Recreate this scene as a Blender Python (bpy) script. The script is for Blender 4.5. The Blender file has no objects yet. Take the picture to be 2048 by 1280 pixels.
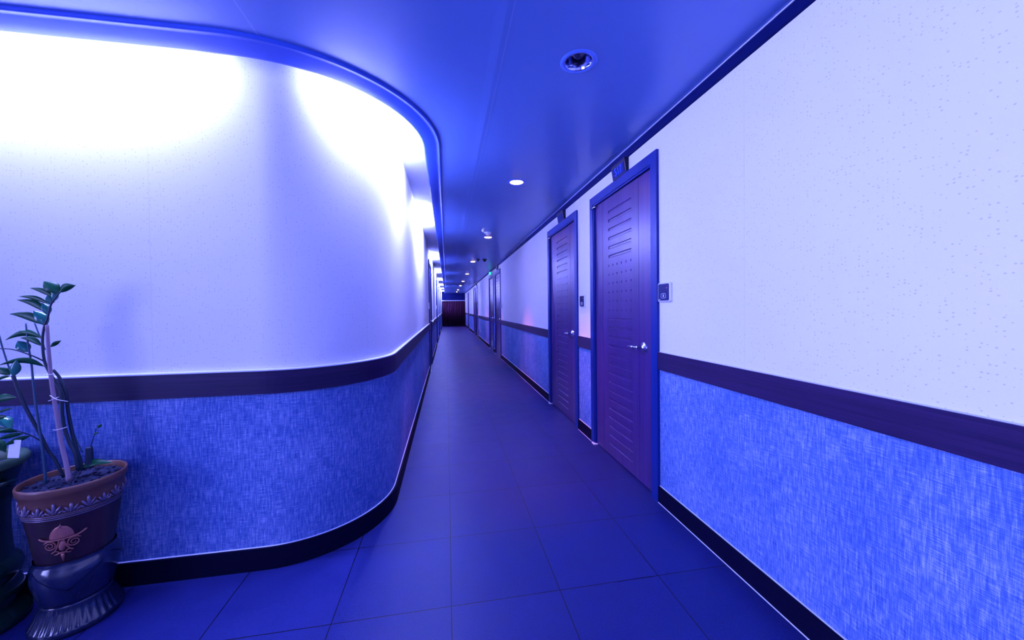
import bpy, bmesh, math, random
from mathutils import Vector, Matrix
random.seed(7)
C = bpy.context.scene.collection
SC = bpy.context.scene
PI = math.pi

# ------------------------------------------------------------------ camera
F_PX, YAW, PITCH, ROLL, EYE = 737.27, 0.1750, -0.0143, -0.0108, 1.1918
PPV = 640 - 12.985
cy, sy, cp, sp = math.cos(YAW), math.sin(YAW), math.cos(PITCH), math.sin(PITCH)
c_f = Vector((sy * cp, cy * cp, sp)); r0 = Vector((cy, -sy, 0)); u0 = r0.cross(c_f)
c_r = r0 * math.cos(ROLL) + u0 * math.sin(ROLL)
c_u = u0 * math.cos(ROLL) - r0 * math.sin(ROLL)
cam_d = bpy.data.cameras.new('camera'); cam = bpy.data.objects.new('camera', cam_d); C.objects.link(cam)
cam_d.sensor_width = 36; cam_d.lens = F_PX / 2048 * 36
cam_d.shift_y = -12.985 / 2048; cam_d.clip_start = 0.02
M = Matrix((c_r, c_u, -c_f)).transposed().to_4x4(); M.translation = (0, 0, EYE)
cam.matrix_world = M
SC.camera = cam


def at(u, v, Y):
    """the point at depth Y that the photograph shows at pixel (u, v)"""
    d = c_f + c_r * ((u - 1024) / F_PX) - c_u * ((v - PPV) / F_PX)
    p = d * (Y / d.y)
    return Vector((p.x, p.y, p.z + EYE))


# ------------------------------------------------------------------ world, light, exposure
w = bpy.data.worlds.new('world'); SC.world = w; w.use_nodes = True
w.node_tree.nodes['Background'].inputs[0].default_value = (0.03, 0.05, 0.25, 1)
w.node_tree.nodes['Background'].inputs[1].default_value = 0.3
SC.view_settings.view_transform = 'Standard'; SC.view_settings.look = 'None'
SC.view_settings.exposure = 0.75; SC.view_settings.gamma = 1; SC.view_settings.use_curve_mapping = False
BLUE = (0.305, 0.330, 1.0)


def area(name, loc, direction, sx, sy_, power, color=BLUE, spread=2.9, rot_up=False):
    l = bpy.data.lights.new(name, 'AREA'); l.shape = 'RECTANGLE'; l.size = sx; l.size_y = sy_
    l.energy = power; l.color = color; l.spread = spread
    o = bpy.data.objects.new(name, l); C.objects.link(o); o.location = loc
    d = Vector(direction).normalized()
    if rot_up:                                     # long side level, across the beam
        x = d.cross(Vector((0, 0, 1))).normalized(); y = (-d).cross(x)
        o.rotation_euler = Matrix((x, y, -d)).transposed().to_euler()
    else:
        o.rotation_euler = d.to_track_quat('-Z', 'Y').to_euler()
    return o


# LED battens standing in the cove behind the curved ceiling edge
COVE_P = 85
for yc in (4.85, 8.5, 11.8, 15.1, 18.4, 21.7, 24.9):
    a = area('cove_light', (-0.124, yc, 2.36), (-1, 0, -0.8), 1.05, 0.05, COVE_P * 1.25, rot_up=True)
for xc in (-1.60, -2.9):
    area('cove_light', (xc, 1.775, 2.355), (0, 1, -0.9), 1.05, 0.05, COVE_P * 0.42, rot_up=True)
area('cove_light', (-0.372, 2.035, 2.355), (-1, 0.95, -0.8), 0.34, 0.05, COVE_P * 0.36, rot_up=True)
area('cove_light', (-0.145, 2.62, 2.355), (-1, 0.12, -0.8), 0.5, 0.05, COVE_P * 0.5, rot_up=True)
# the bright lobby to the left of the camera, shining across to the right wall
area('lobby_light', (-3.5, -0.9, 1.55), (1, 0.12, 0.0), 2.4, 1.7, 125, spread=1.9)
area('lobby_light', (-1.2, -2.0, 2.27), (0, 0, -1), 1.0, 1.0, 22)  # unseen ceiling lamp added behind the camera to brighten the near right wall

# ------------------------------------------------------------------ helpers


def finish(name, bm, m=None, parent=None, smooth=False, loc=None, rot=None, bevel=0):
    me = bpy.data.meshes.new(name)
    bm.normal_update()
    bm.to_mesh(me); bm.free()
    if m:
        for q in (m if isinstance(m, (list, tuple)) else [m]): me.materials.append(q)
    if smooth: me.polygons.foreach_set('use_smooth', [True] * len(me.polygons))
    o = bpy.data.objects.new(name, me); C.objects.link(o)
    if parent is not None: o.parent = parent
    if loc is not None: o.location = loc
    if rot is not None: o.rotation_euler = rot
    if bevel:
        b = o.modifiers.new('bevel', 'BEVEL'); b.width = bevel; b.segments = 2; b.limit_method = 'ANGLE'
    return o


def tag(o, label=None, cat=None, group=None, kind=None):
    if label: o['label'] = label
    if cat: o['category'] = cat
    if group: o['group'] = group
    if kind: o['kind'] = kind
    return o


def empty(name, loc=(0, 0, 0), rz=0):
    o = bpy.data.objects.new(name, None); C.objects.link(o); o.location = loc; o.rotation_euler = (0, 0, rz)
    o.empty_display_size = 0.1
    return o


def copy_tree(o, parent=None):
    kids = list(o.children)
    c = o.copy(); C.objects.link(c); c.parent = parent
    for k in kids: copy_tree(k, c)
    return c


def add_box(bm, a, b):
    x0, y0, z0 = a; x1, y1, z1 = b
    v = [bm.verts.new(p) for p in ((x0, y0, z0), (x1, y0, z0), (x1, y1, z0), (x0, y1, z0), (x0, y0, z1), (x1, y0, z1), (x1, y1, z1), (x0, y1, z1))]
    for f in ((3, 2, 1, 0), (4, 5, 6, 7), (0, 1, 5, 4), (1, 2, 6, 5), (2, 3, 7, 6), (3, 0, 4, 7)):
        bm.faces.new([v[i] for i in f])
    return v


def add_tube(bm, pts, radii, seg=10, cap=True):
    pts = [Vector(p) for p in pts]
    if not isinstance(radii, (list, tuple)): radii = [radii] * len(pts)
    rings = []; ref = None
    for i, p in enumerate(pts):
        t = (pts[min(i + 1, len(pts) - 1)] - pts[max(i - 1, 0)]).normalized()
        if ref is None:
            ref = Vector((0, 0, 1)) if abs(t.z) < 0.9 else Vector((1, 0, 0))
        n = (ref - t * ref.dot(t)).normalized(); ref = n; b = t.cross(n)
        rings.append([bm.verts.new(p + (n * math.cos(k * 2 * PI / seg) + b * math.sin(k * 2 * PI / seg)) * radii[i]) for k in range(seg)])
    for A, B in zip(rings, rings[1:]):
        for k in range(seg):
            bm.faces.new((A[k], A[(k + 1) % seg], B[(k + 1) % seg], B[k]))
    if cap:
        bm.faces.new(rings[0][::-1]); bm.faces.new(rings[-1])
    return rings


def smooth_path(pts, n=6):
    """Catmull-Rom through the points"""
    pts = [Vector(p) for p in pts]; out = []
    P = [pts[0] * 2 - pts[1]] + pts + [pts[-1] * 2 - pts[-2]]
    for i in range(1, len(P) - 2):
        a, b, c, d = P[i - 1:i + 3]
        for k in range(n):
            t = k / n
            out.append(0.5 * ((2 * b) + (c - a) * t + (2 * a - 5 * b + 4 * c - d) * t * t + (3 * b - a - 3 * c + d) * t ** 3))
    out.append(pts[-1]); return out


def add_lathe(bm, prof, seg=48, mod=None, cap_bottom=True, cap_top=False, origin=(0, 0, 0)):
    """prof: list of (r, z); mod(i, angle) multiplies r"""
    O = Vector(origin); rings = []
    for i, (r, z) in enumerate(prof):
        rings.append([bm.verts.new(O + Vector((r * (mod(i, k * 2 * PI / seg) if mod else 1) * math.cos(k * 2 * PI / seg),
                                               r * (mod(i, k * 2 * PI / seg) if mod else 1) * math.sin(k * 2 * PI / seg), z))) for k in range(seg)])
    for A, B in zip(rings, rings[1:]):
        for k in range(seg): bm.faces.new((A[k], A[(k + 1) % seg], B[(k + 1) % seg], B[k]))
    if cap_bottom: bm.faces.new(rings[0][::-1])
    if cap_top: bm.faces.new(rings[-1])
    return rings


def sweep(bm, path, prof, closed=False, uvscale=1.0, zuv=True, mat_index=0):
    """path: list of ((x, y), (nx, ny), s); prof: list of (offset, z) or (offset, z, vcoord)"""
    uvl = bm.loops.layers.uv.verify()
    rows = []
    for (p, n, s) in path:
        rows.append([(bm.verts.new((p[0] + n[0] * q[0], p[1] + n[1] * q[0], q[1])), s, (q[2] if len(q) > 2 else q[1])) for q in prof])
    m = len(prof)
    for A, B in zip(rows, rows[1:]):
        for k in range(m if closed else m - 1):
            k2 = (k + 1) % m
            f = bm.faces.new((A[k][0], B[k][0], B[k2][0], A[k2][0])); f.material_index = mat_index
            for lp, q in zip(f.loops, (A[k], B[k], B[k2], A[k2])): lp[uvl].uv = (q[1], q[2])
    if closed:
        for R, rev in ((rows[0], False), (rows[-1], True)):
            vs = [q[0] for q in R]
            try: bm.faces.new(vs[::-1] if rev else vs)
            except ValueError: pass
    return rows


def with_normals(pts, side=1):
    out = []; s = 0
    for i, p in enumerate(pts):
        a = pts[max(i - 1, 0)]; b = pts[min(i + 1, len(pts) - 1)]
        t = Vector((b[0] - a[0], b[1] - a[1])).normalized()
        if i: s += math.hypot(p[0] - pts[i - 1][0], p[1] - pts[i - 1][1])
        out.append((p, (t.y * side, -t.x * side), s))
    return out


# ------------------------------------------------------------------ materials


class NT:
    def __init__(s, name, rough=0.5, metal=0.0, spec=0.5):
        s.m = bpy.data.materials.new(name); s.m.use_nodes = True
        s.t = s.m.node_tree; s.n = s.t.nodes; s.l = s.t.links
        s.b = s.n['Principled BSDF']
        s.b.inputs['Roughness'].default_value = rough; s.b.inputs['Metallic'].default_value = metal
        s.b.inputs['Specular IOR Level'].default_value = spec

    def new(s, typ, **kw):
        q = s.n.new(typ)
        for k, v in kw.items(): setattr(q, k, v)
        return q

    def coord(s, kind='Object'):
        return s.new('ShaderNodeTexCoord').outputs[kind]

    def scale(s, sock, v):
        q = s.new('ShaderNodeVectorMath', operation='MULTIPLY'); s.l.new(sock, q.inputs[0]); q.inputs[1].default_value = v
        return q.outputs[0]

    def noise(s, vec, scale=5, detail=3, rough=0.5):
        q = s.new('ShaderNodeTexNoise'); s.l.new(vec, q.inputs['Vector'])
        q.inputs['Scale'].default_value = scale; q.inputs['Detail'].default_value = detail; q.inputs['Roughness'].default_value = rough
        return q.outputs['Fac']

    def ramp(s, fac, stops):
        q = s.new('ShaderNodeValToRGB'); s.l.new(fac, q.inputs[0]); e = q.color_ramp.elements
        while len(e) < len(stops): e.new(0.5)
        for k, (p, c) in enumerate(stops):
            e[k].position = p; e[k].color = (*c, 1) if len(c) == 3 else c
        return q.outputs[0]

    def math(s, op, a, b=None, c=None):
        q = s.new('ShaderNodeMath', operation=op)
        for i, x in enumerate((a, b, c)):
            if x is None: continue
            if isinstance(x, (int, float)): q.inputs[i].default_value = x
            else: s.l.new(x, q.inputs[i])
        return q.outputs[0]

    def mix(s, fac, a, b, mode='MIX'):
        q = s.new('ShaderNodeMix', data_type='RGBA', blend_type=mode)
        for i, x in ((0, fac), (6, a), (7, b)):
            if isinstance(x, (int, float)): q.inputs[i].default_value = x
            elif isinstance(x, tuple): q.inputs[i].default_value = (*x, 1)
            else: s.l.new(x, q.inputs[i])
        return q.outputs[2]

    def color(s, x):
        if isinstance(x, tuple): s.b.inputs['Base Color'].default_value = (*x, 1)
        else: s.l.new(x, s.b.inputs['Base Color'])

    def bump(s, h, strength=0.2, dist=0.01):
        q = s.new('ShaderNodeBump'); q.inputs['Strength'].default_value = strength; q.inputs['Distance'].default_value = dist
        s.l.new(h, q.inputs['Height']); s.l.new(q.outputs[0], s.b.inputs['Normal'])


def plain(name, col, rough=0.5, metal=0.0, spec=0.5, emit=0, bumpy=0, bscale=80):
    t = NT(name, rough, metal, spec); t.color(col)
    n = t.noise(t.coord(), bscale, 2)
    t.color(t.mix(t.math('MULTIPLY', n, 0.25), col, tuple(c * 0.6 for c in col)))
    if bumpy: t.bump(n, bumpy, 0.004)
    if emit:
        t.b.inputs['Emission Color'].default_value = (*col, 1); t.b.inputs['Emission Strength'].default_value = emit
    return t.m


def wallpaper():
    t = NT('speckled_wallpaper', 0.7, 0, 0.25)
    uv = t.coord('UV')
    v = t.new('ShaderNodeTexVoronoi'); v.voronoi_dimensions = '2D'
    t.l.new(t.scale(uv, (1, 1.25, 1)), v.inputs['Vector']); v.inputs['Scale'].default_value = 78
    sep = t.new('ShaderNodeSeparateColor'); t.l.new(v.outputs['Color'], sep.inputs[0])
    size = t.math('MULTIPLY', t.math('GREATER_THAN', sep.outputs[0], 0.62), t.math('MULTIPLY', sep.outputs[1], 0.24))
    dot = t.math('LESS_THAN', v.outputs['Distance'], size)
    n = t.noise(t.scale(uv, (1, 1, 1)), 260, 2)
    big = t.noise(uv, 2.2, 3)
    base = t.mix(big, (0.86, 0.86, 0.88), (0.80, 0.81, 0.86))
    seam = t.math('LESS_THAN', t.math('ABSOLUTE', t.math('SUBTRACT', t.math('FRACT', t.math('MULTIPLY', t.sepx(uv), 1 / 0.93)), 0.5)), 0.0014)
    base = t.mix(t.math('MULTIPLY', seam, 0.25), base, (0.5, 0.5, 0.62))
    t.color(t.mix(t.math('MULTIPLY', dot, 0.45), base, (0.42, 0.42, 0.62)))
    t.bump(t.math('ADD', n, t.math('MULTIPLY', dot, 0.8)), 0.12, 0.003)
    return t.m


def sepx(s, sock, k=0):
    q = s.new('ShaderNodeSeparateXYZ'); s.l.new(sock, q.inputs[0]); return q.outputs[k]


NT.sepx = sepx


def fabric():
    t = NT('blue_woven_fabric', 0.75, 0, 0.25)
    uv = t.coord('UV')
    h = t.noise(t.scale(uv, (30, 440, 1)), 1, 3, 0.6)
    h2 = t.noise(t.scale(uv, (14, 760, 1)), 1, 1)
    v = t.noise(t.scale(uv, (440, 26, 1)), 1, 3, 0.6)
    v2 = t.noise(t.scale(uv, (150, 15, 1)), 1, 2)
    s = t.math('MULTIPLY', t.math('ADD', t.math('ADD', h, h2), t.math('ADD', v, v2)), 0.25)
    big = t.noise(uv, 3.0, 2)
    s = t.math('ADD', s, t.math('MULTIPLY', t.math('SUBTRACT', big, 0.5), 0.12))
    t.color(t.ramp(s, [(0.38, FAB_LO), (0.5, FAB_MID), (0.64, FAB_HI)]))
    t.bump(s, 0.25, 0.003)
    return t.m


FAB_LO, FAB_MID, FAB_HI = (0.018, 0.06, 0.28), (0.08, 0.165, 0.47), (0.42, 0.50, 0.80)


def wood(name, c1, c2, axis='u', rough=0.4, spec=0.5, uvmap=False, fine=220):
    t = NT(name, rough, 0, spec)
    c = t.coord('UV' if uvmap else 'Object')
    sc = {'u': (2.5, fine, 1), 'z': (fine, fine, 2.2)}[axis]
    n = t.noise(t.scale(c, sc), 1, 4, 0.6)
    n2 = t.noise(t.scale(c, tuple(x * 0.15 for x in sc)), 1, 2)
    s = t.math('ADD', t.math('MULTIPLY', n, 0.6), t.math('MULTIPLY', n2, 0.4))
    t.color(t.ramp(s, [(0.35, c1), (0.65, c2)]))
    t.bump(n, 0.05, 0.002)
    return t.m


def floor_mat():
    t = NT('slate_floor_tile', 0.33, 0, 0.32)
    c = t.coord('Object')
    x = t.math('MULTIPLY', t.math('SUBTRACT', t.sepx(c, 0), 0.003), 1 / 0.452)
    y = t.math('MULTIPLY', t.math('SUBTRACT', t.sepx(c, 1), 2.840), 1 / 0.4525)
    fx = t.math('ABSOLUTE', t.math('SUBTRACT', t.math('FRACT', t.math('ADD', x, 0.5)), 0.5))
    fy = t.math('ABSOLUTE', t.math('SUBTRACT', t.math('FRACT', t.math('ADD', y, 0.5)), 0.5))
    line = t.math('LESS_THAN', t.math('MINIMUM', fx, fy), 0.0044)
    cmb = t.new('ShaderNodeCombineXYZ'); t.l.new(t.math('FLOOR', x), cmb.inputs[0]); t.l.new(t.math('FLOOR', y), cmb.inputs[1])
    wn = t.new('ShaderNodeTexWhiteNoise'); t.l.new(cmb.outputs[0], wn.inputs['Vector'])
    n = t.noise(c, 7, 4); fine = t.noise(c, 260, 3)
    mixf = t.math('ADD', t.math('MULTIPLY', wn.outputs['Value'], 0.35), t.math('MULTIPLY', n, 0.65))
    base = t.mix(mixf, FLO_A, FLO_B)
    base = t.mix(t.math('MULTIPLY', t.math('GREATER_THAN', fine, 0.56), 0.5), base, (0.024, 0.034, 0.20))
    t.color(t.mix(line, base, (0.001, 0.001, 0.010)))
    t.l.new(t.math('ADD', t.math('MULTIPLY', fine, 0.25), t.math('ADD', t.math('MULTIPLY', n, 0.12), 0.20)), t.b.inputs['Roughness'])
    h = t.math('ADD', t.math('MULTIPLY', fine, 0.5), t.math('ADD', t.math('MULTIPLY', n, 0.4), t.math('MULTIPLY', t.math('SUBTRACT', 1, line), 1.2)))
    t.bump(h, 0.28, 0.003)
    return t.m


FLO_A, FLO_B = (0.006, 0.012, 0.095), (0.014, 0.020, 0.145)


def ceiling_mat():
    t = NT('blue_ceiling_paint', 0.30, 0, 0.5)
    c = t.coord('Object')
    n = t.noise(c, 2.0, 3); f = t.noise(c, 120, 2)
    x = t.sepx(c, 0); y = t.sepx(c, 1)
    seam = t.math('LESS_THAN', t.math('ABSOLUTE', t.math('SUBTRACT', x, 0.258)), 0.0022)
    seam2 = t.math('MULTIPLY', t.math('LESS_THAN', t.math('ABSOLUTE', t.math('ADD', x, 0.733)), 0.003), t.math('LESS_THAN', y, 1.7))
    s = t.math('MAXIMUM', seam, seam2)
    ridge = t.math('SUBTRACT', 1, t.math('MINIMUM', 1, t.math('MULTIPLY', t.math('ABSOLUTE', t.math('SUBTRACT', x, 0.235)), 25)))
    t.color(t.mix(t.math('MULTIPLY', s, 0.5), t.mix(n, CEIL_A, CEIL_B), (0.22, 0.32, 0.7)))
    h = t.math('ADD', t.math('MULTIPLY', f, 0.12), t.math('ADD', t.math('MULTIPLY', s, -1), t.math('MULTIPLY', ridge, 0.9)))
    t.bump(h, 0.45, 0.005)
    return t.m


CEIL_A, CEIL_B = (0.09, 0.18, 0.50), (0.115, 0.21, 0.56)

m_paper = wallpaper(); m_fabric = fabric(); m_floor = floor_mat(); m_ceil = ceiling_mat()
m_rail = wood('dark_rail_wood', (0.010, 0.006, 0.038), (0.026, 0.013, 0.068), 'u', 0.45, 0.2, True, 160)
m_base = plain('black_baseboard', (0.002, 0.002, 0.018), 0.6, 0, 0.06)
m_door = wood('reddish_door_wood', (0.034, 0.016, 0.11), (0.070, 0.030, 0.165), 'z', 0.30, 0.26, False, 90)
m_case = wood('door_casing_wood', (0.003, 0.017, 0.16), (0.006, 0.023, 0.21), 'z', 0.42, 0.22, False, 70)
m_crown = plain('dark_crown', (0.002, 0.006, 0.07), 0.7, 0, 0.05)
m_edge = plain('cove_edge_paint', (0.04, 0.11, 0.60), 0.38, 0, 0.5, 0, 0.05, 30)
m_cap = plain('pale_bead', (0.62, 0.66, 0.95), 0.45)
m_cove = plain('cove_soffit_paint', (0.80, 0.84, 0.92), 0.6)
m_chrome = plain('chrome', (0.80, 0.80, 0.88), 0.12, 1.0)
m_white = plain('white_plastic', (0.75, 0.77, 0.9), 0.35)
m_black = plain('black_plastic', (0.004, 0.004, 0.03), 0.45, 0, 0.25)
m_blueglass = plain('keypad_glass', (0.002, 0.006, 0.09), 0.2, 0, 0.3)
m_mark = plain('keypad_print', (0.70, 0.74, 0.98), 0.4)
m_sign = plain('sign_face', (0.002, 0.010, 0.14), 0.6, 0, 0.08)
m_signtxt = plain('sign_digits', (0.03, 0.10, 0.70), 0.5, 0, 0.1)
m_green = plain('green_lens', (0.02, 0.85, 0.45), 0.4, 0, 0.5, 1.6)
m_red = plain('red_led', (0.9, 0.12, 0.4), 0.4, 0, 0.5, 0.6)

# ------------------------------------------------------------------ the shell
X_R, X_L, Y_F = 1.268, -0.335, 1.868
CEIL = 2.300; COVE = 2.385; Y_END = 26.0; Y_BACK = -3.0; X_FAR = -3.6
RAIL_Z0, RAIL_Z1 = 0.812, 0.917
BASE_Z = 0.100
DOOR_W, DOOR_H = 1.05, 2.14
R_DOORS = [2.567, 3.957, 9.18, 10.53, 15.65, 17.0, 21.9]
L_DOORS = [7.70, 12.72, 16.3, 20.4]

bm = bmesh.new()
add_box(bm, (X_FAR - 0.1, Y_BACK - 0.1, -0.05), (X_R + 0.1, Y_END + 0.1, 0.0))
tag(finish('floor', bm, m_floor), 'dark blue slate tiles paving the whole corridor floor', 'floor', kind='structure')


def gaps(doors, y0, y1, half):
    """the stretches of wall between the doors"""
    out = []; a = y0
    for d in doors:
        out.append((a, d - half)); a = d + half
    out.append((a, y1)); return out


def line_path(x, y0, y1, nx, s0=0):
    return [((x, y0), (nx, 0), y0), ((x, y1), (nx, 0), y1)]


# right wall
OPEN_H, OPEN_Z = 0.452, 2.070
bm_u, bm_l = bmesh.new(), bmesh.new()
for a, b in gaps(R_DOORS, Y_BACK, Y_END, OPEN_H):
    sweep(bm_u, line_path(X_R, a, b, -1), [(0, 0.86), (0, CEIL)])
    sweep(bm_l, line_path(X_R, a, b, -1), [(0, 0.0), (0, 0.86)])
for d in R_DOORS:
    sweep(bm_u, line_path(X_R, d - OPEN_H, d + OPEN_H, -1), [(0, OPEN_Z), (0, CEIL)])
wr = tag(finish('wall_right', bm_u, m_paper), 'right corridor wall in pale speckled wallpaper above blue woven fabric', 'wall', kind='structure')
tag(finish('wainscot', bm_l, m_fabric, wr), 'blue woven fabric lower wall')


def trim_run(bm, segs, x, nx, prof):
    for a, b in segs: sweep(bm, line_path(x, a, b, nx), prof, closed=True)


HALF = DOOR_W / 2
segs_r = gaps(R_DOORS, Y_BACK, Y_END, HALF)
RP = [(0, RAIL_Z0), (0.014, RAIL_Z0), (0.014, RAIL_Z1), (0, RAIL_Z1)]
bm = bmesh.new(); trim_run(bm, segs_r, X_R, -1, RP)
t1 = tag(finish('trim_1', bm, m_rail), 'dark wooden chair rail along the right wall', 'trim', kind='structure')
bm = bmesh.new(); trim_run(bm, segs_r, X_R, -1, [(0, RAIL_Z1), (0.006, RAIL_Z1), (0.004, RAIL_Z1 + 0.002), (0, RAIL_Z1 + 0.003)])
tag(finish('bead', bm, m_cap, t1), 'thin pale bead on top of the rail')
bm = bmesh.new(); trim_run(bm, segs_r, X_R, -1, [(0, 0), (0.014, 0), (0.014, BASE_Z), (0, BASE_Z)])
br = tag(finish('baseboard_right', bm, m_base), 'black baseboard at the foot of the right wall', 'baseboard', kind='structure')
bm = bmesh.new(); trim_run(bm, segs_r, X_R, -1, [(0, BASE_Z), (0.006, BASE_Z), (0.004, BASE_Z + 0.002), (0, BASE_Z + 0.003)])
trim_run(bm, segs_r, X_R, -1, [(0.014, 0), (0.017, 0), (0.014, 0.003)])
finish('bead', bm, m_cap, br)
bm = bmesh.new(); sweep(bm, line_path(X_R, Y_BACK, Y_END, -1), [(0, 2.242), (0.013, 2.242), (0.013, 2.294), (0, 2.294)], closed=True)
cr = tag(finish('trim_2', bm, m_crown), 'dark crown moulding where right wall meets the ceiling', 'trim', kind='structure')
bm = bmesh.new(); sweep(bm, line_path(X_R, Y_BACK, Y_END, -1), [(0, 2.294), (0.017, 2.294), (0.017, CEIL - 0.0005), (0, CEIL - 0.0005)], closed=True)
tag(finish('bead', bm, m_cap, cr), 'thin pale line above the crown moulding')


# left wall: straight front, a quarter turn, then the corridor side
def turn(cx, cyy, rx, ry, n=26):
    return [(cx + rx * math.sin(k / n * PI / 2), cyy - ry * math.cos(k / n * PI / 2)) for k in range(n + 1)]


def left_pts(y_end=Y_END):
    p = [(X_FAR, Y_F), (-2.4, Y_F), (-1.4, Y_F)] + turn(-0.85, 2.405, 0.515, 0.537)
    return p + [(X_L, y_end)]


def path_between(y0, y1):
    return line_path(X_L, y0, y1, 1)


segs_lo = gaps(L_DOORS, 2.405, Y_END, OPEN_H)
segs_l = gaps(L_DOORS, 2.405, Y_END, HALF)
first = lambda s: with_normals(left_pts(s[0][1]), 1)
bm_u, bm_l = bmesh.new(), bmesh.new()
sweep(bm_u, first(segs_lo), [(0, 0.86), (0, COVE)]); sweep(bm_l, first(segs_lo), [(0, 0), (0, 0.86)])
for a, b in segs_lo[1:]:
    sweep(bm_u, path_between(a, b), [(0, 0.86), (0, COVE)]); sweep(bm_l, path_between(a, b), [(0, 0), (0, 0.86)])
for d in L_DOORS: sweep(bm_u, path_between(d - OPEN_H, d + OPEN_H), [(0, OPEN_Z), (0, COVE)])
wl = tag(finish('wall_left', bm_u, m_paper, smooth=True), 'left wall that curves round the corner, speckled paper above blue fabric', 'wall', kind='structure')
tag(finish('wainscot', bm_l, m_fabric, wl, smooth=True), 'blue woven fabric lower wall')


def left_trim(name, prof, m, parent=None):
    bm = bmesh.new(); sweep(bm, first(segs_l), prof, closed=True)
    for a, b in segs_l[1:]: sweep(bm, path_between(a, b), prof, closed=True)
    return finish(name, bm, m, parent)


t3 = tag(left_trim('trim_3', [(0, RAIL_Z0), (0.018, RAIL_Z0), (0.018, RAIL_Z1), (0, RAIL_Z1)], m_rail), 'dark wooden chair rail following the curved left wall', 'trim', kind='structure')
tag(left_trim('bead', [(0, RAIL_Z1), (0.018, RAIL_Z1), (0.018, RAIL_Z1 + 0.005), (0, RAIL_Z1 + 0.009)], m_cap, t3), 'pale bead coloured like cove light on the rail ledge')  # pale colour paints in the cove light caught by the rail ledge
bl = tag(left_trim('baseboard_left', [(0, 0), (0.016, 0), (0.016, BASE_Z), (0, BASE_Z)], m_base), 'black baseboard curving round the foot of the left wall', 'baseboard', kind='structure')
left_trim('bead', [(0, BASE_Z), (0.005, BASE_Z), (0.004, BASE_Z + 0.002), (0, BASE_Z + 0.003)], m_cap, bl)  # pale colour paints in cove light along the baseboard's top edge

# walls out of frame that close the lobby, and the far end
bm = bmesh.new(); sweep(bm, [((X_R, Y_BACK), (0, 1), 0), ((X_FAR, Y_BACK), (0, 1), 5)], [(0, 0), (0, CEIL)])
tag(finish('wall_back', bm, m_paper), 'pale wall closing the lobby behind the camera', 'wall', kind='structure')
bm = bmesh.new(); sweep(bm, [((X_FAR, Y_BACK), (1, 0), 0), ((X_FAR, Y_F), (1, 0), 5)], [(0, 0), (0, COVE)])
tag(finish('wall_lobby', bm, m_paper), 'pale wall at the left end of the lobby', 'wall', kind='structure')
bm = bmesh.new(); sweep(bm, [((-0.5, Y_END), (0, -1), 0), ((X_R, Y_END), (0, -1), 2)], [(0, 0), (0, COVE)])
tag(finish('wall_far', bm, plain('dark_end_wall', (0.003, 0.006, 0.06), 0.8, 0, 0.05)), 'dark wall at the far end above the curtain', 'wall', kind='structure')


# ceiling: a slab with the curved edge and a round hole for every downlight
def edge_pts(off):
    """curve of the ceiling edge, off = 0 at the room side, positive into the cove"""
    p = [(X_FAR, 1.634 + off)] + turn(-0.90, 2.55, 0.87 - off * 1.0, 0.916 - off * 1.12, 36)
    return p + [(-0.03 - off, Y_END)]


LIGHTS = [(0.600, 1.598), (0.619, 3.202), (0.646, 5.725), (0.622, 8.734), (0.655, 11.81), (0.66, 14.98), (0.66, 17.8), (0.66, 21.6), (0.66, 24.2)]
HOLE = 0.064


def slab_with_holes(outline, holes, z, up):
    bm = bmesh.new(); edges = []
    for loop in [outline] + holes:
        vs = [bm.verts.new((x, y, z)) for x, y in loop]
        for i in range(len(vs)): edges.append(bm.edges.new((vs[i], vs[(i + 1) % len(vs)])))
    bmesh.ops.triangle_fill(bm, use_beauty=True, use_dissolve=False, edges=edges)
    for f in bm.faces:
        f.normal_update()
        if (f.normal.z > 0) != up: f.normal_flip()
    return bm


circle = lambda cx, cy_, r, n=32: [(cx + r * math.cos(k * 2 * PI / n), cy_ + r * math.sin(k * 2 * PI / n)) for k in range(n)]
outl = [(X_FAR, Y_BACK), (X_R, Y_BACK), (X_R, Y_END)] + edge_pts(0.04)[::-1]
bm = slab_with_holes(outl, [circle(x, y, HOLE) for x, y in LIGHTS], CEIL, False)
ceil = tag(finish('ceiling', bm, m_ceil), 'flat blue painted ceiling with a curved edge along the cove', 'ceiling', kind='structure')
bm = bmesh.new()
sweep(bm, with_normals(edge_pts(-0.20), 1), [(0, CEIL + 0.03), (0, COVE)])
vs = [bm.verts.new(p) for p in ((X_FAR, 1.2, COVE), (0.4, 1.2, COVE), (0.4, Y_END, COVE), (-0.5, Y_END, COVE), (-0.5, 2.5, COVE), (-1.0, 2.0, COVE), (X_FAR, 2.0, COVE))]
bm.faces.new(vs[::-1])
tag(finish('cove_soffit', bm, m_cove, ceil), 'white painted upper soffit inside the light cove')

# curved edge board with its rounded bead
bm = bmesh.new()
P = edge_pts(0.0)
prof = [(0.0, CEIL), (0.001, CEIL - 0.009), (-0.003, CEIL - 0.014), (-0.009, CEIL - 0.015), (-0.014, CEIL - 0.011), (-0.016, CEIL - 0.007)]
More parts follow.
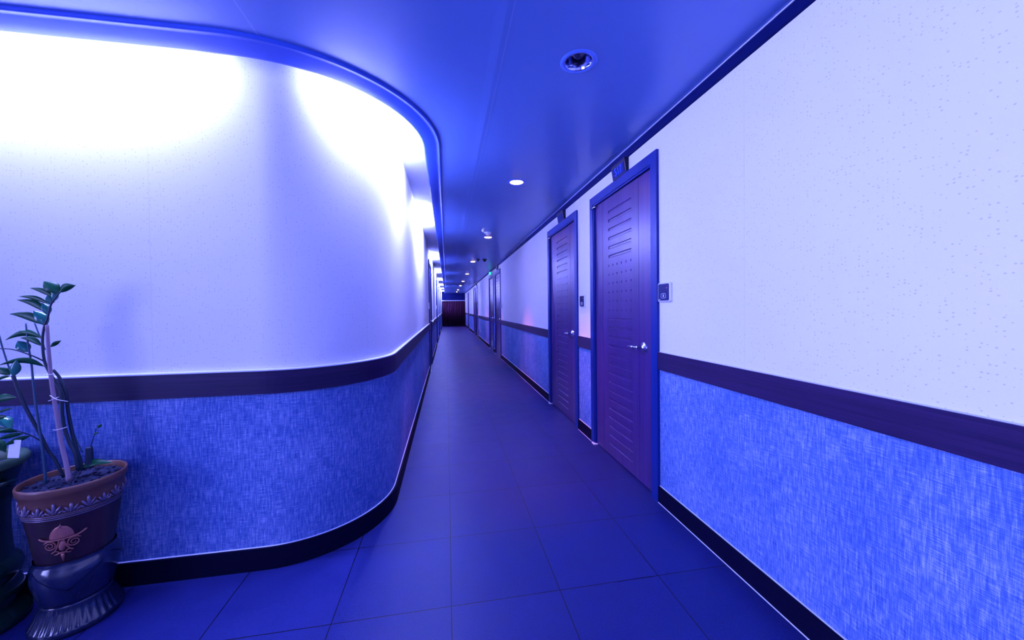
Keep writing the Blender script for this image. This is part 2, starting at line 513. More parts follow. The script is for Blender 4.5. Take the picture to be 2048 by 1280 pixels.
# two curves, blended ring by ring so the board keeps its measured width round the turn
A, B = edge_pts(0.0), edge_pts(0.108)
rows = []
sec = [(0.0, 0.0), (0.0, -0.009), (0.03, -0.014), (0.08, -0.015), (0.12, -0.010), (0.14, -0.004), (0.30, -0.010), (0.6, -0.020), (0.9, -0.027), (1.0, -0.026), (1.0, -0.012), (0.6, 0.0), (0.0, 0.026)]
for a, b in zip(A, B):
    rows.append([bm.verts.new((a[0] + (b[0] - a[0]) * t, a[1] + (b[1] - a[1]) * t, CEIL + dz)) for t, dz in sec])
for R1, R2 in zip(rows, rows[1:]):
    for k in range(len(sec)):
        k2 = (k + 1) % len(sec); f = bm.faces.new((R1[k], R2[k], R2[k2], R1[k2]))
        f.material_index = 1 if k < 4 else 0; f.smooth = True
tag(finish('trim_4', bm, [m_edge, plain('edge_bead_paint', (0.04, 0.11, 0.60), 0.5, 0, 0.2)]), 'curved blue ceiling edge board bordering the bright cove', 'trim', kind='structure')

# ------------------------------------------------------------------ doors


def rounded_rect(y0, y1, z0, z1, r, n=5):
    out = []
    for cx, cz, a0 in ((y1 - r, z1 - r, 0), (y0 + r, z1 - r, PI / 2), (y0 + r, z0 + r, PI), (y1 - r, z0 + r, 1.5 * PI)):
        for k in range(n + 1):
            a = a0 + k / n * PI / 2; out.append((cx + r * math.cos(a), cz + r * math.sin(a)))
    return out


def shrink(loop, d):
    cx = sum(p[0] for p in loop) / len(loop); cz = sum(p[1] for p in loop) / len(loop)
    out = []
    n = len(loop)
    for i in range(n):
        a, b = loop[i - 1], loop[(i + 1) % n]
        t = Vector((b[0] - a[0], b[1] - a[1])).normalized()
        out.append((loop[i][0] - t.y * d, loop[i][1] + t.x * d))
    return out


LEAF = (-0.444, 0.444, 0.012, 2.058)
XF = -0.006


def door_leaf_mesh():
    bm = bmesh.new(); edges = []; loops = []
    outer = [(LEAF[0], LEAF[2]), (LEAF[1], LEAF[2]), (LEAF[1], LEAF[3]), (LEAF[0], LEAF[3])]
    step = 0.0707
    for k in range(27):
        z = 1.945 - k * step
        if k < 6 or k >= 12:
            loops.append((rounded_rect(-0.198, 0.177, z - 0.0115, z + 0.0115, 0.0105), 0.0045, 0.006))
        else:
            for j in range(6):
                yy = -0.19 + j * 0.0715
                loops.append((circle(yy, z, 0.0085, 10), 0.003, 0.004))
    for gy in (0.273, -0.306): loops.append((rounded_rect(gy - 0.002, gy + 0.002, 0.03, 2.04, 0.0018, 2), 0.0008, 0.003))
    for loop in [outer] + [q[0] for q in loops]:
        vs = [bm.verts.new((XF, y, z)) for y, z in loop]
        for i in range(len(vs)): edges.append(bm.edges.new((vs[i], vs[(i + 1) % len(vs)])))
        if loop is outer: corner = vs
        else: loops[[q[0] for q in loops].index(loop)] += (vs,)
    bmesh.ops.triangle_fill(bm, use_beauty=True, use_dissolve=False, edges=edges)
    for f in bm.faces:
        f.normal_update()
        if f.normal.x < 0: f.normal_flip()
    for lp, ins, dep, vs in loops:
        q = [bm.verts.new((XF - dep, y, z)) for y, z in shrink(lp, ins)]
        n = len(q)
        for i in range(n): bm.faces.new((vs[i], vs[(i + 1) % n], q[(i + 1) % n], q[i]))
        bm.faces.new(q)
    back = [bm.verts.new((XF - 0.04, v.co.y, v.co.z)) for v in corner]
    for i in range(4): bm.faces.new((corner[i], back[i], back[(i + 1) % 4], corner[(i + 1) % 4]))
    bm.faces.new(back[::-1])
    return bm


def build_door():
    d = empty('door_1')
    # casing: mitred boards on the wall face plus the jamb lining
    bm = bmesh.new()
    o, i_, zt, zi = HALF, 0.447, DOOR_H, 2.062
    sec = [(0.0, 0.016), (0.0, -0.02)]
    outer = [(-o, 0), (-o, zt), (o, zt), (o, 0)]; inner = [(-i_, 0), (-i_, zi), (i_, zi), (i_, 0)]
    mid = [(-i_ - 0.012, 0), (-i_ - 0.012, zi + 0.012), (i_ + 0.012, zi + 0.012), (i_ + 0.012, 0)]
    layers = [(outer, 0.0005), (outer, 0.017), (mid, 0.017), (mid, 0.011), (inner, 0.011), (inner, -0.05)]
    rings = [[bm.verts.new((x, y, z)) for y, z in L] for L, x in layers]
    for A_, B_ in zip(rings, rings[1:]):
        for k in range(3): bm.faces.new((A_[k], B_[k], B_[k + 1], A_[k + 1]))
    for k in (0, 3):
        for A_, B_ in zip(rings, rings[1:]): pass
    bmesh.ops.recalc_face_normals(bm, faces=bm.faces)
    # dark void behind the leaf
    finish('door_frame', bm, m_case, d)
    leaf = finish('door_leaf', door_leaf_mesh(), m_door, d)
    # lever handle
    h = bmesh.new()
    hy, hz = 0.345, 0.925

    def disc(r0_, x0, r1, x1, seg=28):
        a = [h.verts.new((x0, hy + r0_ * math.cos(k * 2 * PI / seg), hz + r0_ * math.sin(k * 2 * PI / seg))) for k in range(seg)]
        b = [h.verts.new((x1, hy + r1 * math.cos(k * 2 * PI / seg), hz + r1 * math.sin(k * 2 * PI / seg))) for k in range(seg)]
        for k in range(seg): h.faces.new((a[k], a[(k + 1) % seg], b[(k + 1) % seg], b[k]))
        return a, b
    prof_ = [(0.038, XF), (0.038, XF + 0.006), (0.035, XF + 0.012), (0.028, XF + 0.016), (0.019, XF + 0.022), (0.0125, XF + 0.028), (0.0115, XF + 0.045), (0.014, XF + 0.050), (0.014, XF + 0.062), (0.008, XF + 0.066), (0.001, XF + 0.067)]
    for (ra, xa), (rb, xb) in zip(prof_, prof_[1:]): disc(ra, xa, rb, xb)
    add_tube(h, smooth_path([(XF + 0.055, hy + 0.004, hz), (XF + 0.056, hy - 0.03, hz + 0.001), (XF + 0.056, hy - 0.07, hz + 0.002), (XF + 0.053, hy - 0.11, hz - 0.002), (XF + 0.046, hy - 0.145, hz - 0.004)], 5),
             [0.0105] * 6 + [0.0085] * 5 + [0.0075] * 5 + [0.007] * 5, 12)
    add_tube(h, [(XF + 0.056, hy - 0.055, hz), (XF + 0.056, hy - 0.062, hz), (XF + 0.056, hy - 0.069, hz)], [0.0115, 0.0125, 0.0115], 12)
    hh = finish('door_handle', h, m_chrome, leaf, smooth=True); tag(hh, 'chrome lever handle')
    p = bmesh.new()
    add_tube(p, [(0.022, -0.475, 2.043), (0.022, -0.40, 2.043)], 0.007, 10)
    add_tube(p, [(0.010, -0.470, 2.043), (0.026, -0.470, 2.043)], 0.009, 10)
    add_tube(p, [(-0.004, -0.405, 2.043), (0.026, -0.405, 2.043)], 0.006, 10)
    tag(finish('hinge', p, m_chrome, d, smooth=True), 'small chrome pivot hinge at the upper corner')
    p = bmesh.new(); add_box(p, (XF - 0.001, -0.49, 0.0), (0.03, -0.435, 0.012))
    tag(finish('floor_pivot', p, m_white, d, bevel=0.003), 'small pale pivot plate on the floor')
    return d


door0 = build_door()
lab_r = ['nearest brown door on the right, under the number 517 sign', 'second brown door on the right, just past the nearest one',
         'third door on the right wall, after the long stretch of wallpaper', 'fourth door on the right, below the small green light',
         'fifth door on the right wall, far down the corridor', 'sixth door on the right wall, deep in the corridor', 'last door on the right, just before the end curtain']
lab_l = ['nearest door on the left, past the curved corner', 'second door along the left wall, far down the corridor',
         'third door along the left wall, deep in the corridor', 'last door on the left, near the end curtain']
n_ = 0
for k, yc in enumerate(R_DOORS):
    d = door0 if k == 0 else copy_tree(door0)
    n_ += 1; d.name = 'door_%d' % n_; d.location = (X_R, yc, 0); d.rotation_euler = (0, 0, PI)
    tag(d, lab_r[k], 'door', 'doors along the right wall', 'structure')
for k, yc in enumerate(L_DOORS):
    d = copy_tree(door0); n_ += 1; d.name = 'door_%d' % n_; d.location = (X_L, yc, 0); d.rotation_euler = (0, 0, 0)
    tag(d, lab_l[k], 'door', 'doors along the left wall', 'structure')

# ------------------------------------------------------------------ card readers, number signs


def slab(bm, loop, x0, x1, inset=0.0):
    a = [bm.verts.new((x0, y, z)) for y, z in loop]; b = [bm.verts.new((x1, y, z)) for y, z in (shrink(loop, inset) if inset else loop)]
    n = len(a)
    for i in range(n): bm.faces.new((a[i], a[(i + 1) % n], b[(i + 1) % n], b[i]))
    bm.faces.new(b); return bm


def build_reader():
    r = empty('card_reader')
    bm = bmesh.new(); L = rounded_rect(-0.0620, 0.0620, -0.056, 0.056, 0.012)
    slab(bm, L, 0.0005, 0.014); slab(bm, L, 0.014, 0.017, 0.003)
    finish('housing', bm, m_white, r)
    bm = bmesh.new(); slab(bm, rounded_rect(-0.0545, 0.0545, -0.049, 0.049, 0.009), 0.0165, 0.0182)
    f = tag(finish('face_plate', bm, m_blueglass, r), 'dark glossy face')
    bm = bmesh.new()
    ring = rounded_rect(-0.023, 0.023, -0.034, -0.008, 0.008)
    pts = [(0.0186, y, z) for y, z in ring]; add_tube(bm, pts + [pts[0]], 0.0012, 6)
    slab(bm, rounded_rect(-0.006, 0.006, -0.027, -0.018, 0.0015), 0.0182, 0.0190)
    arc = [(0.0186, 0.0038 * math.cos(a_), -0.018 + 0.005 * math.sin(a_)) for a_ in [k * PI / 8 for k in range(9)]]
    add_tube(bm, arc, 0.0010, 6)
    slab(bm, rounded_rect(-0.047, -0.030, -0.0445, -0.0405, 0.001), 0.0182, 0.0187)
    tag(finish('padlock_symbol', bm, m_mark, f), 'pale padlock symbol in a rounded frame')
    bm = bmesh.new(); slab(bm, circle(0.033, 0.024, 0.0025, 10), 0.0182, 0.0195)
    tag(finish('indicator', bm, m_red, f), 'tiny red indicator')
    return r


rd0 = build_reader()
RZ = 1.276
spots = [(X_R, 1.972, PI), (X_R, 3.30, PI), (X_R, 8.53, PI), (X_R, 9.86, PI), (X_R, 15.0, PI), (X_L, 7.02, 0), (X_L, 12.05, 0)]
labs = ['white-framed dark card reader beside the nearest right-hand door', 'small card reader between the first two doors on the right',
        'tiny card reader just before the third door on the right', 'tiny card reader between the third and fourth right-hand doors',
        'tiny card reader before the fifth door on the right', 'card reader edge-on before the nearest left door', 'distant card reader before the second left door']
for k, (x, y, rz) in enumerate(spots):
    r = rd0 if k == 0 else copy_tree(rd0)
    r.location = (x, y, RZ if k == 0 else 1.25); r.rotation_euler = (0, 0, rz)
    tag(r, labs[k], 'card reader', 'card readers beside the doors')


def text_mesh(body, size, depth):
    cu = bpy.data.curves.new('digits', 'FONT'); cu.body = body; cu.size = size; cu.extrude = depth; cu.align_x = 'CENTER'; cu.align_y = 'CENTER'
    cu.offset = 0.0012
    o = bpy.data.objects.new('tmp', cu); C.objects.link(o); bpy.context.view_layer.update()
    me = bpy.data.meshes.new_from_object(o.evaluated_get(bpy.context.evaluated_depsgraph_get()))
    bpy.data.objects.remove(o); return me


def build_number(first):
    r = empty('room_number_sign')
    bm = bmesh.new()
    # wedge box: leans out at the top
    y = 0.105
    pr_ = [(0.0005, 2.1415), (0.020, 2.1415), (0.034, 2.2300), (0.034, 2.2415), (0.0005, 2.2415)]
    a = [bm.verts.new((x, -y, z)) for x, z in pr_]; b = [bm.verts.new((x, y, z)) for x, z in pr_]
    for i in range(len(a)): bm.faces.new((a[i], b[i], b[(i + 1) % len(a)], a[(i + 1) % len(a)]))
    bm.faces.new(a[::-1]); bm.faces.new(b)
    bmesh.ops.recalc_face_normals(bm, faces=bm.faces)
    finish('sign_box', bm, m_black, r)
    n = Vector((0.0885, 0, -0.014)).normalized(); up = Vector((0.014, 0, 0.0885)).normalized(); c0 = Vector((0.0264, 0, 2.182)) + n * 0.0005
    bm = bmesh.new()
    pts = [c0 + Vector((0, s * 0.088, 0)) + up * t * 0.034 for s, t in ((-1, -1), (1, -1), (1, 1), (-1, 1))]
    a = [bm.verts.new(p) for p in pts]; b = [bm.verts.new(p + n * 0.002) for p in pts]
    for i in range(4): bm.faces.new((a[i], a[(i + 1) % 4], b[(i + 1) % 4], b[i]))
    bm.faces.new(b)
    f = tag(finish('number_plate', bm, m_sign, r), 'deep blue plate')
    if first:
        me = text_mesh('517', 0.078, 0.0008); me.materials.append(m_signtxt)
        o = bpy.data.objects.new('digits', me); C.objects.link(o); o.parent = f
        o.matrix_local = Matrix.Translation(c0 + n * 0.0028) @ Matrix((Vector((0, 1, 0)), up, n)).transposed().to_4x4()
        tag(o, 'lighter blue digits 517')
    return r


s1 = build_number(True); s2 = build_number(False)
s1.location = (X_R, 2.515, 0); s1.rotation_euler = (0, 0, PI)
tag(s1, 'dark angled sign reading 517 above the nearest right-hand door', 'sign', 'room number signs above the doors')
nl = ['dark angled sign above the second right-hand door', 'dark angled sign above the third right-hand door', 'dark angled sign above the fifth right-hand door']
for k, yc in enumerate((R_DOORS[1], R_DOORS[2], R_DOORS[4])):
    s = s2 if k == 0 else copy_tree(s2)
    s.location = (X_R, yc - 0.05, 0); s.rotation_euler = (0, 0, PI); tag(s, nl[k], 'sign', 'room number signs above the doors')

ex = empty('exit_light', (X_R, 10.55, 2.185), PI)
tag(ex, 'small glowing green light above the fourth right-hand door', 'exit light')
bm = bmesh.new(); add_box(bm, (0.018, -0.09, -0.040), (0.050, 0.09, 0.055)); finish('housing', bm, m_black, ex, bevel=0.004)
bm = bmesh.new(); add_box(bm, (0.022, 0.0905, -0.030), (0.046, 0.093, 0.045)); add_box(bm, (0.0505, -0.08, -0.032), (0.0525, 0.08, 0.047))
tag(finish('lens', bm, m_green, ex), 'green lit lens')

ou = empty('wall_outlet', (X_R, 14.2, 0.345), PI)
tag(ou, 'small white outlet low on the right wall beyond the fourth door', 'outlet')
bm = bmesh.new(); slab(bm, rounded_rect(-0.06, 0.06, -0.06, 0.06, 0.01), 0.0005, 0.01, 0.002); finish('cover_plate', bm, m_white, ou)
bm = bmesh.new(); slab(bm, circle(0, 0, 0.02, 16), 0.0101, 0.012); finish('socket', bm, m_black, ou)

# ------------------------------------------------------------------ ceiling fittings
m_trimring = plain('downlight_ring', (0.10, 0.22, 0.80), 0.3)
m_reflect = plain('reflector', (0.45, 0.5, 0.8), 0.12, 1.0)
m_off = plain('dark_bulb', (0.02, 0.025, 0.07), 0.15)
t = NT('warm_bulb', 0.4); t.color((1, 0.9, 0.85)); t.b.inputs['Emission Color'].default_value = (1, 0.58, 0.42, 1); t.b.inputs['Emission Strength'].default_value = 14
m_on = t.m


def build_downlight(on):
    r = empty('downlight')
    bm = bmesh.new()
    add_lathe(bm, [(0.062, 0.002), (0.062, -0.002), (0.066, -0.005), (0.072, -0.0045), (0.079, -0.003), (0.083, -0.0005)], 48, cap_bottom=False)
    finish('trim_ring', bm, m_trimring, r, smooth=True)
    bm = bmesh.new()
    add_lathe(bm, [(0.0625, -0.0025), (0.0605, -0.0035), (0.0585, -0.001), (0.054, 0.02), (0.047, 0.045), (0.040, 0.06), (0.004, 0.062)], 48, cap_bottom=False)
    finish('reflector', bm, m_reflect, r, smooth=True)
    bm = bmesh.new()
    add_lathe(bm, [(0.002, -0.014), (0.03, -0.011), (0.050, -0.004), (0.055, 0.004), (0.034, 0.03), (0.02, 0.05)] if on else [(0.002, 0.018), (0.015, 0.02), (0.026, 0.03), (0.028, 0.045), (0.02, 0.06)], 32)
    finish('bulb', bm, m_on if on else m_off, r, smooth=True)
    return r


dl_off = build_downlight(False); dl_on = build_downlight(True)
dl_lab = ['unlit recessed downlight nearest the camera in the blue ceiling', 'nearest lit warm downlight in the corridor ceiling', 'second lit downlight, beside the white detector',
          'third lit downlight, next to the two dark dome cameras', 'fourth lit downlight, beyond the dome cameras', 'fifth lit downlight down the corridor',
          'sixth lit downlight down the corridor', 'seventh lit downlight, near the end curtain', 'farthest lit downlight, just before the end curtain']
for k, (x, y) in enumerate(LIGHTS):
    d = dl_off if k == 0 else (dl_on if k == 1 else copy_tree(dl_on))
    d.location = (x, y, CEIL); tag(d, dl_lab[k], 'downlight', 'recessed downlights in a row')
    if k:
        l = bpy.data.lights.new('downlight_lamp', 'SPOT'); l.energy = 100; l.color = (1.0, 0.20, 0.34); l.spot_size = math.radians(66); l.spot_blend = 0.8; l.shadow_soft_size = 0.04
        lo = bpy.data.objects.new('downlight_lamp', l); C.objects.link(lo); lo.location = (x, y, CEIL - 0.05)


def dome_camera(x, y, label):
    r = empty('dome_camera', (x, y, CEIL)); tag(r, label, 'camera', 'dome cameras on the ceiling')
    bm = bmesh.new(); add_lathe(bm, [(0.055, -0.001), (0.056, -0.016), (0.048, -0.024)], 28, cap_bottom=False, cap_top=True); finish('base', bm, m_black, r, smooth=True)
    bm = bmesh.new(); add_lathe(bm, [(0.040, -0.024), (0.036, -0.04), (0.026, -0.052), (0.012, -0.059), (0.002, -0.060)], 28, cap_bottom=False); finish('dome', bm, m_off, r, smooth=True)


dome_camera(0.690, 8.28, 'dark dome camera just above the third lit downlight')
dome_camera(0.848, 8.27, 'dark dome camera to the right of the other one')
r = empty('smoke_detector', (0.600, 5.35, CEIL)); tag(r, 'white round smoke detector in front of the second lit downlight', 'smoke detector')
bm = bmesh.new(); add_lathe(bm, [(0.052, -0.001), (0.054, -0.012), (0.048, -0.022), (0.034, -0.026)], 28, cap_bottom=False, cap_top=True); finish('base', bm, m_white, r, smooth=True)
bm = bmesh.new(); add_lathe(bm, [(0.024, -0.026), (0.023, -0.036), (0.016, -0.042), (0.001, -0.043)], 20, cap_bottom=False); finish('sensor', bm, m_white, r, smooth=True)
r = empty('motion_sensor', (0.525, 5.10, CEIL)); tag(r, 'small white tilted sensor left of the smoke detector', 'sensor')
bm = bmesh.new(); add_lathe(bm, [(0.022, -0.001), (0.020, -0.012), (0.010, -0.018)], 20, cap_bottom=False, cap_top=True); finish('mount', bm, m_white, r, smooth=True)
bm = bmesh.new(); add_tube(bm, [(0, 0, -0.012), (-0.012, -0.012, -0.030), (-0.022, -0.020, -0.044)], [0.012, 0.026, 0.022], 18); finish('head', bm, m_white, r, smooth=True)

# ------------------------------------------------------------------ curtain at the end
m_curt = plain('dark_red_curtain', (0.030, 0.005, 0.022), 0.85, 0, 0.1)
cu = empty('pleated_curtain', (0.52, 25.6, 0)); tag(cu, 'dark red pleated curtain closing the end of the corridor', 'curtain')
bm = bmesh.new(); N = 220
lo, hi = [], []
for k in range(N + 1):
    x = -0.80 + 1.50 * k / N; ph = k / N * 2 * PI * 13
    y = 0.028 * math.sin(ph) + 0.008 * math.sin(ph * 0.37)
    lo.append(bm.verts.new((x, y, 0.02))); hi.append(bm.verts.new((x, y * 0.7, 1.735)))
for k in range(N): bm.faces.new((lo[k], lo[k + 1], hi[k + 1], hi[k]))
cf = finish('cloth', bm, m_curt, cu, smooth=True)
so = cf.modifiers.new('s', 'SOLIDIFY'); so.thickness = 0.004
bm = bmesh.new(); add_box(bm, (-0.84, -0.045, 1.735), (0.735, 0.035, 1.775))
tag(finish('curtain_rail', bm, plain('pale_rail', (0.6, 0.64, 0.9), 0.4), cu), 'pale rail')

# ------------------------------------------------------------------ potted plants at the curved wall
m_rim = plain('brown_pot_glaze', (0.16, 0.065, 0.042), 0.35, 0, 0.5, 0, 0.1, 60)
m_body = wood('mottled_dark_glaze', (0.012, 0.006, 0.010), (0.042, 0.016, 0.022), 'u', 0.36, 0.5, False, 60)
m_relief = plain('relief_bronze', (0.20, 0.15, 0.22), 0.26, 0.4)
m_emblem = plain('copper_emblem', (0.50, 0.17, 0.13), 0.32, 0.3)
m_base_g = plain('dark_gloss_glaze', (0.008, 0.014, 0.05), 0.14, 0, 0.7)
m_green_pot = plain('dark_green_glaze', (0.005, 0.03, 0.025), 0.2, 0, 0.6)
m_green_rim = plain('olive_rim_glaze', (0.06, 0.12, 0.06), 0.35)
m_soil = plain('dark_soil', (0.015, 0.02, 0.06), 0.8, 0, 0.3, 0, 0.6, 40)
m_leaf = plain('dark_leaf', (0.003, 0.085, 0.03), 0.36, 0, 0.3)
m_leaf2 = plain('glossy_leaf', (0.02, 0.20, 0.14), 0.16, 0, 0.7)
m_stem = plain('dark_stem', (0.006, 0.025, 0.05), 0.4)
m_stem2 = plain('teal_stem', (0.012, 0.07, 0.13), 0.4)
m_cane = plain('bamboo_cane', (0.30, 0.20, 0.26), 0.45)
m_tie = plain('pale_tie', (0.8, 0.78, 0.85), 0.5)

PC = Vector((-1.444, 1.713, 0))


def flute(n, amp, i0, i1):
    return lambda i, a: 1 + (amp * abs(math.sin(a * n / 2)) if i0 <= i <= i1 else 0)


pot = empty('plant_pot', PC); pot.scale = (1.035, 1.035, 0.964)
tag(pot, 'tall brown urn-shaped pot with leaf relief band and copper emblem beside the wall', 'plant pot')
bm = bmesh.new()
add_lathe(bm, [(0.0975, 0.268), (0.1025, 0.30), (0.108, 0.34), (0.1145, 0.39), (0.120, 0.435), (0.1235, 0.466)], 64, cap_bottom=False)
finish('body', bm, m_body, pot, smooth=True)
bm = bmesh.new()
add_lathe(bm, [(0.1235, 0.466), (0.1265, 0.490), (0.130, 0.52), (0.1335, 0.545), (0.137, 0.548), (0.139, 0.556), (0.1405, 0.572), (0.1385, 0.578), (0.136, 0.579), (0.133, 0.574), (0.132, 0.55), (0.128, 0.50)], 64, cap_bottom=False)
tag(finish('rim', bm, m_rim, pot, smooth=True), 'lighter brown rim')
bm = bmesh.new()
for z in (0.462, 0.469, 0.476):
    add_tube(bm, [(0.1245 * math.cos(k * PI / 32) * (1 + (z - .462) * .8), 0.1245 * math.sin(k * PI / 32) * (1 + (z - .462) * .8), z) for k in range(65)], 0.0026, 6, cap=False)
tag(finish('ring_moulding', bm, m_relief, pot, smooth=True), 'three shiny rings')


def rad_at(z):
    pts = [(0.268, .0975), (0.30, .1025), (0.34, .108), (0.39, .1145), (0.435, .120), (0.466, .1235), (0.49, .1265), (0.52, .130), (0.545, .1345)]
    for (z0, r0_), (z1, r1) in zip(pts, pts[1:]):
        if z <= z1: return r0_ + (r1 - r0_) * (z - z0) / (z1 - z0)
    return pts[-1][1]


def on_pot(s, z, out=0.0, a0=0.0):
    """s metres round the pot from angle a0"""
    r = rad_at(max(z, 0.268)); a = a0 + s / 0.12
    return Vector(((r + out) * math.cos(a), (r + out) * math.sin(a), z))


def blob(bm, c, ax, ay, az, rx, ry, rz, seg=8):
    top = bm.verts.new(c + az * rz); bot = bm.verts.new(c - az * rz); rings = []
    for j in (-1, 0, 1):
        t = j * PI / 4
        rings.append([bm.verts.new(c + ax * (rx * math.cos(t) * math.cos(k * 2 * PI / seg)) + ay * (ry * math.cos(t) * math.sin(k * 2 * PI / seg)) + az * (rz * math.sin(t))) for k in range(seg)])
    for A_, B_ in zip(rings, rings[1:]):
        for k in range(seg): bm.faces.new((A_[k], A_[(k + 1) % seg], B_[(k + 1) % seg], B_[k]))
    for k in range(seg):
        bm.faces.new((rings[0][(k + 1) % seg], rings[0][k], bot)); bm.faces.new((rings[2][k], rings[2][(k + 1) % seg], top))


bm = bmesh.new(); NL = 20
for k in range(NL):
    a0 = k * 2 * PI / NL; tall = k % 2 == 0
    for j, (ds, dz, l, wd, tilt) in enumerate([(0, 0.022, 0.024, 0.0060, 0), (-0.0085, 0.016, 0.017, 0.0048, 0.5), (0.0085, 0.016, 0.017, 0.0048, -0.5), (-0.014, 0.007, 0.010, 0.0038, 0.9), (0.014, 0.007, 0.010, 0.0038, -0.9)]):
        z = 0.482 + dz * (1.0 if tall else 0.75)
        c = on_pot(ds, z, 0.003, a0); a = a0 + ds / 0.12
        out = Vector((math.cos(a), math.sin(a), 0.1)).normalized(); tn = Vector((-math.sin(a), math.cos(a), 0))
        upv = (Vector((0, 0, 1)) * math.cos(tilt) - tn * math.sin(tilt)).normalized(); sd = upv.cross(out)
        blob(bm, c, sd, out, upv, wd, 0.005, l * (1.0 if tall else 0.8))
    add_tube(bm, [on_pot(0.0165 + 0.0045 * math.cos(q) * (1 - q / 9), 0.486 + 0.0045 * math.sin(q) * (1 - q / 9), 0.003, a0) for q in [x * 0.6 for x in range(12)]], 0.0012, 5)
tag(finish('leaf_relief', bm, m_relief, pot, smooth=True), 'pale acanthus leaf relief band')

# emblem on the side that faces the corridor end of the camera
EA = math.atan2(-PC.y, -PC.x) - 0.30
EA = math.atan2(0 - PC.y, 0 - PC.x) - 0.30
bm = bmesh.new()
E0 = 0.385


def ep(s, z, out=0.003): return on_pot(s * 1.3, E0 + z * 1.4, out, EA)


rowsE = []
for i in range(13):                                # onion-shaped dome, bulging from the pot
    t_ = i / 12; z = 0.001 + 0.034 * t_
    wid = 0.0235 * max(0.0, 1 - t_ ** 1.9) ** 0.62 + 0.0006
    rowsE.append([bm.verts.new(ep(wid * (j / 4 - 1), z, 0.0008 + 0.008 * math.sqrt(max(0, 1 - (j / 4 - 1) ** 2)) * (1 - t_ * 0.6))) for j in range(9)])
for A_, B_ in zip(rowsE, rowsE[1:]):
    for j in range(8): bm.faces.new((A_[j], A_[j + 1], B_[j + 1], B_[j]))
add_tube(bm, [ep(0, 0.030, 0.003), ep(0, 0.036, 0.003), ep(0.0005, 0.041, 0.002)], [0.0035, 0.0018, 0.0004], 8)
add_tube(bm, smooth_path([ep(-0.046, 0.006), ep(-0.03, -0.001, .005), ep(0, -0.003, .007), ep(0.03, -0.001, .005), ep(0.048, 0.008)], 5), [0.0012] + [0.003] * 19 + [0.001], 8)
for s in (-1, 1):
    sp_ = []
    for q in range(30):
        an = q * 0.42; rr = 0.0145 * (1 - q / 36)
        sp_.append(ep(s * (0.0235 + rr * math.cos(an + 0.6)), -0.0185 + rr * math.sin(an + 0.6), 0.004))
    add_tube(bm, sp_, [0.0025 - 0.0012 * q / 30 for q in range(30)], 6)
    add_tube(bm, smooth_path([ep(s * 0.004, -0.004, .004), ep(s * 0.008, -0.02, .004), ep(s * 0.014, -0.034, .004), ep(s * 0.022, -0.040, .004)], 4), 0.0022, 6)
    add_tube(bm, [ep(s * (0.013 + 0.006 * math.cos(q * .6)), -0.041 + 0.005 * math.sin(q * .6), .004) for q in range(10)], 0.0016, 6)
blob(bm, ep(0, -0.022, 0.002), Vector((-math.sin(EA), math.cos(EA), 0)), Vector((math.cos(EA), math.sin(EA), 0)), Vector((0, 0, 1)), 0.010, 0.005, 0.022)
add_tube(bm, smooth_path([ep(-0.014, -0.046, .004), ep(0, -0.041, .006), ep(0.014, -0.046, .004)], 5), 0.0022, 6)
add_tube(bm, [ep(0, -0.044, .003), ep(0, -0.055, .003), ep(0, -0.070, .002)], [0.0052, 0.0042, 0.0008], 8)
tag(finish('emblem', bm, m_emblem, pot, smooth=True), 'copper emblem of a dome over two scrolls')

bm = bmesh.new()
add_lathe(bm, [(0.0905, 0.100), (0.097, 0.125), (0.105, 0.155), (0.1115, 0.185), (0.1145, 0.210), (0.1125, 0.235), (0.106, 0.255), (0.0985, 0.270)], 64, cap_bottom=True)
tag(finish('belly', bm, m_base_g, pot, smooth=True), 'dark glossy rounded belly')
bm = bmesh.new()                                   # the folded collar whose edge comes down to a point
NA = 96; NR = 8; grid = []
BEL = [(0.100, .0905), (0.125, .097), (0.155, .105), (0.185, .1115), (0.210, .1145), (0.235, .1125), (0.255, .106), (0.270, .0985), (0.29, .1005)]


def belly_r(z):
    for (z0, r0_), (z1, r1) in zip(BEL, BEL[1:]):
        if z <= z1: return r0_ + (r1 - r0_) * (z - z0) / (z1 - z0)
    return BEL[-1][1]


for k in range(NA):
    a = k * 2 * PI / NA; d = (a - EA - 0.1 + PI) % (2 * PI) - PI
    tri = abs(((d / (2 * PI / 3)) + 0.5) % 1 - 0.5) * 2
    zl = 0.172 + 0.085 * (1 - abs(1 - tri) ** 1.2)
    col = []
    for j in range(NR + 2):
        jj = min(j, NR); z = 0.281 + (zl - 0.281) * jj / NR
        rr = belly_r(z) + (0.0045 if j <= NR else -0.001)
        col.append(bm.verts.new((rr * math.cos(a), rr * math.sin(a), z)))
    grid.append(col)
for k in range(NA):
    for j in range(NR + 1): bm.faces.new((grid[k][j + 1], grid[(k + 1) % NA][j + 1], grid[(k + 1) % NA][j], grid[k][j]))
finish('collar', bm, m_base_g, pot, smooth=True)
bm = bmesh.new()
fl = flute(34, 0.045, 2, 6)
add_lathe(bm, [(0.088, 0.108), (0.094, 0.104), (0.092, 0.096), (0.096, 0.078), (0.103, 0.055), (0.112, 0.036), (0.117, 0.026), (0.122, 0.022), (0.122, 0.010), (0.119, 0.0)][::-1], 136,
          mod=lambda i, a: 1 + (0.035 * abs(math.sin(a * 17)) if 3 <= i <= 6 else 0), cap_bottom=True)
tag(finish('foot', bm, m_base_g, pot, smooth=True), 'fluted flaring foot')


